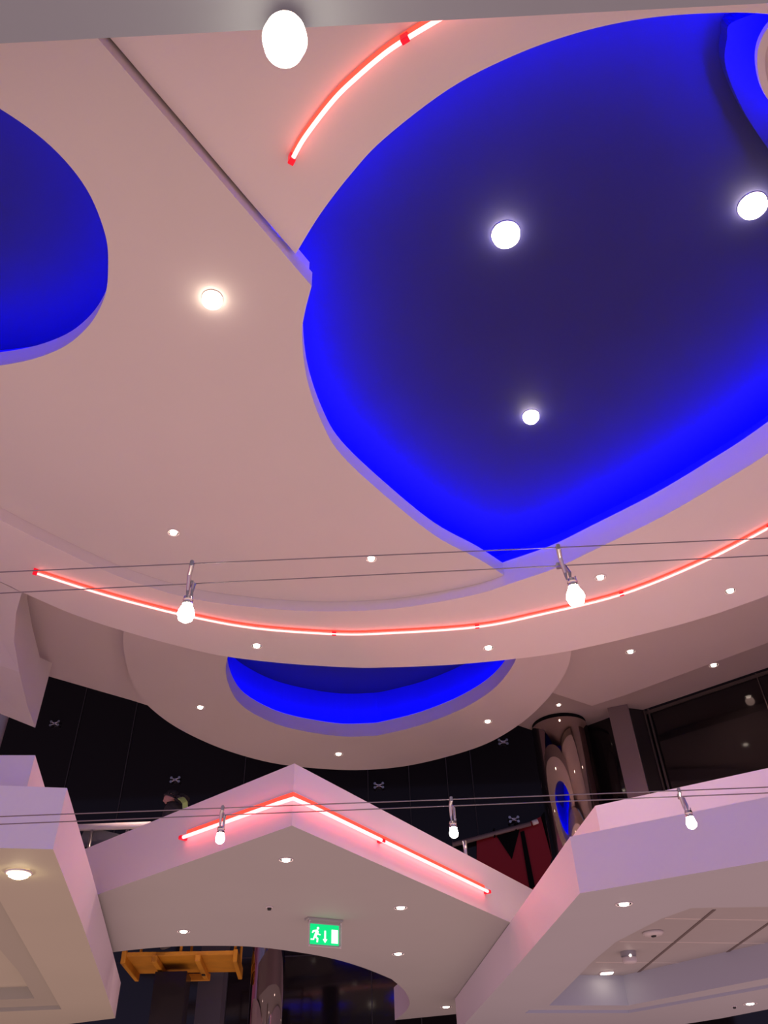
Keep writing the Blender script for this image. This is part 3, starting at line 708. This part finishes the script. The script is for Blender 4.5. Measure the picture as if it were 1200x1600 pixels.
# make the panel square-on along its own length
sx_ = (p1 - p0); sx_.z = 0; W_ = sx_.length; sx_.normalize(); sy = Vector((-sx_.y, sx_.x, 0)); Hh = W_ * .64
t = root('exit_sign', (p0 + p1) / 2 + Vector((0, 0, .03)), 'green emergency exit sign with running figure, hanging below the middle balcony', 'sign')
rotS = Matrix((sx_, Vector((0, 0, 1)), sy)).transposed()     # local x along, y up, z away
org = p0
def L2(u, v, d_=0): return org + sx_ * (u * W_) + Vector((0, 0, -v * Hh)) - sy * d_
def splate(name, pts, d0, d1, m, par=None):
    bm = bmesh.new(); f = [bm.verts.new(L2(u, v, d0)) for u, v in pts]; g = [bm.verts.new(L2(u, v, d1)) for u, v in pts]; n = len(f)
    bmesh.ops.triangle_fill(bm, edges=[bm.edges.new((f[i], f[(i + 1) % n])) for i in range(n)], use_beauty=True)
    bmesh.ops.triangle_fill(bm, edges=[bm.edges.new((g[i], g[(i + 1) % n])) for i in range(n)], use_beauty=True)
    for i in range(n): bm.faces.new((f[i], f[(i + 1) % n], g[(i + 1) % n], g[i]))
    return link(name, bm, m, par or t)
splate('backing', [(0, 0), (1, 0), (1, 1), (0, 1)], -.012, -.004, M['white_plastic'])
gp = splate('green_panel', [(.05, .12), (.93, .12), (.93, .92), (.05, .92)], -.003, .001, M['green'])
splate('door_symbol', [(.70, .30), (.90, .30), (.90, .84), (.70, .84)], .0015, .003, M['sign_white'], gp)
splate('arrow', [(.48, .36), (.53, .36), (.53, .70), (.575, .70), (.505, .85), (.435, .70), (.48, .70)], .0015, .003, M['sign_white'], gp)
man = [(.20, .36), (.27, .34), (.31, .42), (.29, .49), (.37, .52), (.36, .56), (.27, .54), (.24, .62), (.30, .68), (.29, .84), (.245, .84), (.25, .71), (.19, .65), (.17, .76), (.07, .76), (.07, .715), (.14, .71), (.17, .58), (.21, .43), (.16, .43), (.13, .50), (.10, .48), (.13, .38)]
splate('running_figure', man, .0015, .003, M['sign_white'], gp)
splate('figure_head', [(.285 + .036 * math.cos(a_), .285 + .055 * math.sin(a_)) for a_ in [i * math.pi / 7 for i in range(14)]], .0015, .003, M['sign_white'], gp)
splate('top_strip', [(.0, -.04), (1, -.04), (1, .07), (0, .07)], -.02, .006, M['steel'])
for nm, q in (('edge_strip', [(.985, .0), (1.0, .0), (1.0, 1.03), (.985, 1.03)]), ('edge_strip', [(0, 0), (.012, 0), (.012, 1.0), (0, 1.0)]), ('edge_strip', [(0, .99), (1, .99), (1, 1.01), (0, 1.01)])):
    splate(nm, q, -.004, .012, M['trim'])
for u, v in ((.02, .02), (.97, .05), (.02, .98), (.95, .97)):
    splate('screw', [(u + .018 * math.cos(a_), v + .028 * math.sin(a_)) for a_ in [i * math.pi / 6 for i in range(12)]], .012, .02, M['trim'])
bm = bmesh.new(); cc_ = (p0 + p1) / 2 + sy * .03; add_box(bm, (cc_.x, cc_.y, ZM + EYE - .012), (W_ * 1.1, .09, .022), Matrix.Rotation(math.atan2(sx_.y, sx_.x), 3, 'Z'), bev=.003); link('ceiling_bracket', bm, M['soffit'], t)

# yellow lift --------------------------------------------------------------
ZD = 2.33
la, lb = onz(220, 1524, ZD), onz(390, 1524, ZD)
xa, xb = la.x, lb.x; yf = la.y; yn = yf - 1.15
t = root('lift_platform', ((xa + xb) / 2, (yn + yf) / 2, EYE + ZD - .2), 'yellow work lift basket seen from below behind the middle balcony', 'work lift')
zc_ = EYE + ZD
bm = bmesh.new(); add_box(bm, ((xa + xb) / 2, (yn + yf) / 2, zc_ + .03), (xb - xa - .06, yf - yn, .05), bev=.01); link('deck', bm, M['yellow'], t)
for x in (xa + .03, xb - .03):
    bm = bmesh.new(); add_box(bm, (x, (yn + yf) / 2, zc_ - .01), (.06, yf - yn + .06, .15), bev=.012); link('side_beam', bm, M['yellow'], t)
for x in (xa + (xb - xa) * .29, xa + (xb - xa) * .66):
    bm = bmesh.new(); add_box(bm, (x, (yn + yf) / 2 - .02, zc_ - .04), (.07, yf - yn + .1, .08), bev=.01); cbm = link('cross_beam', bm, M['yellow'], t)
    bm = bmesh.new(); add_box(bm, (x, yf - .35, zc_ - .085), (.045, .10, .01)); link('bolt_plate', bm, M['lift_dark'], cbm)
bm = bmesh.new(); add_box(bm, (xa + (xb - xa) * .475, yf + .01, zc_ - .05), ((xb - xa) * .45, .06, .09), bev=.01); link('step_bar', bm, M['yellow'], t)
for x in (xa + .04, (xa + xb) / 2, xb - .04):
    for y in (yn + .04, yf - .04):
        tube('rail_post', [(x, y, zc_ + .06), (x, y, zc_ + 1.1)], .02, M['yellow'], t)
for zz in (.55, 1.1):
    bm = bmesh.new(); add_tube(bm, [(xa + .04, yn + .04, zc_ + zz), (xb - .04, yn + .04, zc_ + zz), (xb - .04, yf - .04, zc_ + zz), (xa + .04, yf - .04, zc_ + zz)], .022, 8, closed=True); link('guard_rail', bm, M['yellow'], t)
mx = ony(262, 1560, 12.3).x
bm = bmesh.new(); add_box(bm, ((xa + xb) / 2 - .15, (yn + yf) / 2 + .1, zc_ - 1.55), (.42, .5, 2.9)); link('mast', bm, M['black2'], t)
t.rotation_euler.z = .105
# coiled cable
hx = onz(296, 1532, ZD - .1); hp = []
for i in range(120):
    a_ = i * .7; hp.append((hx.x + .02 * math.cos(a_), hx.y - .5 + .02 * math.sin(a_), hx.z - .02 - i * .011))
o = tube('coiled_cable', hp, .006, M['wire'], seg=6); tag(o, 'coiled dark cable hanging below the yellow lift basket', 'cable')

# worker -----------------------------------------------------------------
HY = 11.55
hc = ony(267, 1249, HY)                 # head centre
bx, by = hc.x + .16, HY + .02
base_z = zc_ + .056
pr = root('person', (bx, by, base_z), 'worker in dark hood and charcoal jacket with yellow strap, looking left over the middle balcony', 'person')
H = hc.z - base_z
def skin_mesh(name, verts, edges, rad, m, parent, sub=2, rootv=0):
    me = bpy.data.meshes.new(name); me.from_pydata([tuple(v) for v in verts], edges, []); o = bpy.data.objects.new(name, me); C.objects.link(o)
    md = o.modifiers.new('skin', 'SKIN'); md.use_smooth_shade = True
    for i, r_ in enumerate(rad): me.skin_vertices[0].data[i].radius = r_ if isinstance(r_, tuple) else (r_, r_)
    me.skin_vertices[0].data[rootv].use_root = True
    s_ = o.modifiers.new('sub', 'SUBSURF'); s_.levels = sub; s_.render_levels = sub
    me.materials.append(m); o.parent = parent; o.matrix_parent_inverse = parent.matrix_world.inverted(); return o
S = lambda x, y, z: Vector((bx + x, by + y, base_z + z))
pelv = S(.06, 0, .92)
bodyv = [pelv, S(.04, 0, 1.12), S(-.0, 0, 1.32), S(-.06, -.0, 1.46), S(-.12, 0, 1.55),
         S(-.03, -.20, 1.43), S(-.14, -.25, 1.17), S(-.36, -.20, 1.12),
         S(-.02, .20, 1.43), S(-.14, .25, 1.17), S(-.36, .20, 1.12),
         S(.05, -.10, .86), S(.0, -.12, .48), S(.04, -.12, .08), S(-.12, -.13, .05),
         S(.05, .10, .86), S(.02, .12, .48), S(.08, .12, .08), S(-.08, .13, .05)]
edges = [(0, 1), (1, 2), (2, 3), (3, 4), (3, 5), (5, 6), (6, 7), (3, 8), (8, 9), (9, 10), (0, 11), (11, 12), (12, 13), (13, 14), (0, 15), (15, 16), (16, 17), (17, 18)]
rad = [(.14, .16), (.13, .15), (.14, .17), .10, .06, .075, .05, .036, .075, .05, .036, .09, .065, .05, .045, .09, .065, .05, .045]
skin_mesh('body', bodyv, edges, rad, M['jacket'], pr)
# head: shaped ellipsoid facing -X, tipped a little down and to the camera
def head_bm():
    bm = bmesh.new(); bmesh.ops.create_uvsphere(bm, u_segments=32, v_segments=24, radius=1)
    for v in bm.verts:
        x, y, z = v.co
        nx, ny, nz = x * .098, y * .076, z * .118
        if z < -.1: k_ = 1 + .25 * z * (1 if x > 0 else .35); nx *= k_; ny *= (1 + .28 * z)
        f_ = max(0, -x)                                   # face side is -X
        nx -= .022 * math.exp(-((y / .16) ** 2 + ((z + .12) / .16) ** 2)) * (f_ > 0)      # nose
        nx -= .008 * math.exp(-((y / .5) ** 2 + ((z - .22) / .10) ** 2)) * (f_ > 0)        # brow
        nx += .008 * math.exp(-(((abs(y) - .38) / .16) ** 2 + ((z - .06) / .10) ** 2)) * (f_ > 0)   # eye sockets
        nx -= .007 * math.exp(-((y / .3) ** 2 + ((z + .45) / .07) ** 2)) * (f_ > 0)        # lips
        nx -= .012 * math.exp(-((y / .35) ** 2 + ((z + .82) / .15) ** 2)) * (f_ > 0)       # chin
        v.co = (nx, ny, nz)
    for s_ in (-1, 1):
        add_lathe(bm, [(0, -.008), (.022, -.006), (.028, .004), (.016, .010), (0, .008)], (.012, s_ * .078, -.004), 16, rot=Matrix.Rotation(math.pi / 2, 3, 'X'))
    return bm
Rh = Matrix.Rotation(math.radians(28), 3, 'Z') @ Matrix.Rotation(math.radians(-12), 3, 'Y')
def place(bm): bmesh.ops.rotate(bm, verts=bm.verts, cent=(0, 0, 0), matrix=Rh); bmesh.ops.translate(bm, verts=bm.verts, vec=hc); return bm
link('head', place(head_bm()), M['skin'], pr, True)
bm = bmesh.new(); add_tube(bm, [hc + Vector((.02, 0, -.06)), S(-.06, 0, 1.44)], [.055, .065], 16); link('neck', bm, M['skin'], pr, True)
# beard
bm = head_bm(); bmesh.ops.scale(bm, verts=bm.verts, vec=(1.05, 1.06, 1.05))
bmesh.ops.delete(bm, geom=[v for v in bm.verts if not (v.co.z < -.040 and v.co.x < .02) or (v.co.x < -.085 and v.co.z > -.05)], context='VERTS'); link('beard', place(bm), M['hair'], pr, True)
# beanie / hood
bm = bmesh.new(); bmesh.ops.create_uvsphere(bm, u_segments=28, v_segments=20, radius=1)
bmesh.ops.delete(bm, geom=[v for v in bm.verts if v.co.z < .12 - .55 * v.co.x], context='VERTS')
for v in bm.verts:
    v.co = Vector((v.co.x * .122 + .016, v.co.y * .094, v.co.z * .142 - .004)); v.co.x += .03 * max(0, v.co.z) * 2
place(bm); bn = link('beanie', bm, M['hood'], pr, True)
bm = bmesh.new(); add_tube(bm, [hc + Rh @ Vector(q) for q in ((-.085, 0, .075), (-.07, -.06, .06), (0, -.088, .02), (.06, -.07, -.03), (.10, 0, -.05), (.06, .07, -.03), (0, .088, .02), (-.07, .06, .06))], .016, 10, closed=True); link('beanie_cuff', bm, M['hood'], bn, True)
# lowered hood behind the neck
bm = bmesh.new(); bmesh.ops.create_uvsphere(bm, u_segments=24, v_segments=16, radius=1)
for v in bm.verts:
    v.co = Vector((v.co.x * .10, v.co.y * .14, v.co.z * .085)) * (1 + .12 * math.sin(5 * v.co.x + 9 * v.co.z))
bmesh.ops.translate(bm, verts=bm.verts, vec=hc + Vector((.17, -.01, -.03))); link('hood', bm, M['hood'], pr, True)
bm = bmesh.new(); add_lathe(bm, [(.20, -.42), (.19, -.30), (.165, -.20), (.14, -.13), (.105, -.085), (.085, -.06), (.07, -.075)], hc + Vector((.055, .0, .0)), 28)
for v in bm.verts: v.co.x += .35 * (v.co.z - hc.z + .06) * -.5
link('collar', bm, M['jacket'], pr, True)
# hi-vis strap and hands
bm = bmesh.new(); pts_ = [hc + Vector(q) for q in ((.175, -.15, -.035), (.225, -.20, -.075), (.275, -.235, -.14), (.30, -.235, -.30))]
rings = []
for q in pts_: rings.append([bm.verts.new(q + Vector((-.035, -.01, -.01))), bm.verts.new(q + Vector((.035, .0, .012))), bm.verts.new(q + Vector((.035, .02, .0))), bm.verts.new(q + Vector((-.035, .01, -.02)))])
for A_, B_ in zip(rings, rings[1:]):
    for k_ in range(4): bm.faces.new((A_[k_], A_[(k_ + 1) % 4], B_[(k_ + 1) % 4], B_[k_]))
bm.faces.new(rings[0]); bm.faces.new(rings[-1][::-1]); o = link('strap', bm, M['hivis'], pr); o['label'] = 'bright yellow strap'
for s_ in (-1, 1):
    wr = S(-.36, s_ * .20, 1.12); vv = [wr, wr + Vector((-.07, 0, .0))]; ee = [(0, 1)]; rr = [(.028, .02), (.034, .016)]
    for k_, (dy, ln) in enumerate(((-.028, .034), (-.010, .040), (.010, .037), (.027, .030))):
        i_ = len(vv); a0 = vv[1] + Vector((-.012, dy, 0)); vv += [a0, a0 + Vector((-ln, 0, .002)), a0 + Vector((-ln - .012, 0, -.024)), a0 + Vector((-ln + .004, 0, -.042))]
        ee += [(1, i_), (i_, i_ + 1), (i_ + 1, i_ + 2), (i_ + 2, i_ + 3)]; rr += [.010, .0092, .0085, .0075]
    i_ = len(vv); vv += [wr + Vector((-.03, -s_ * .032, -.006)), wr + Vector((-.065, -s_ * .048, -.02)), wr + Vector((-.085, -s_ * .044, -.034))]
    ee += [(0, i_), (i_, i_ + 1), (i_ + 1, i_ + 2)]; rr += [.013, .0105, .009]
    skin_mesh('hand', vv, ee, rr, M['skin'], pr, 1)
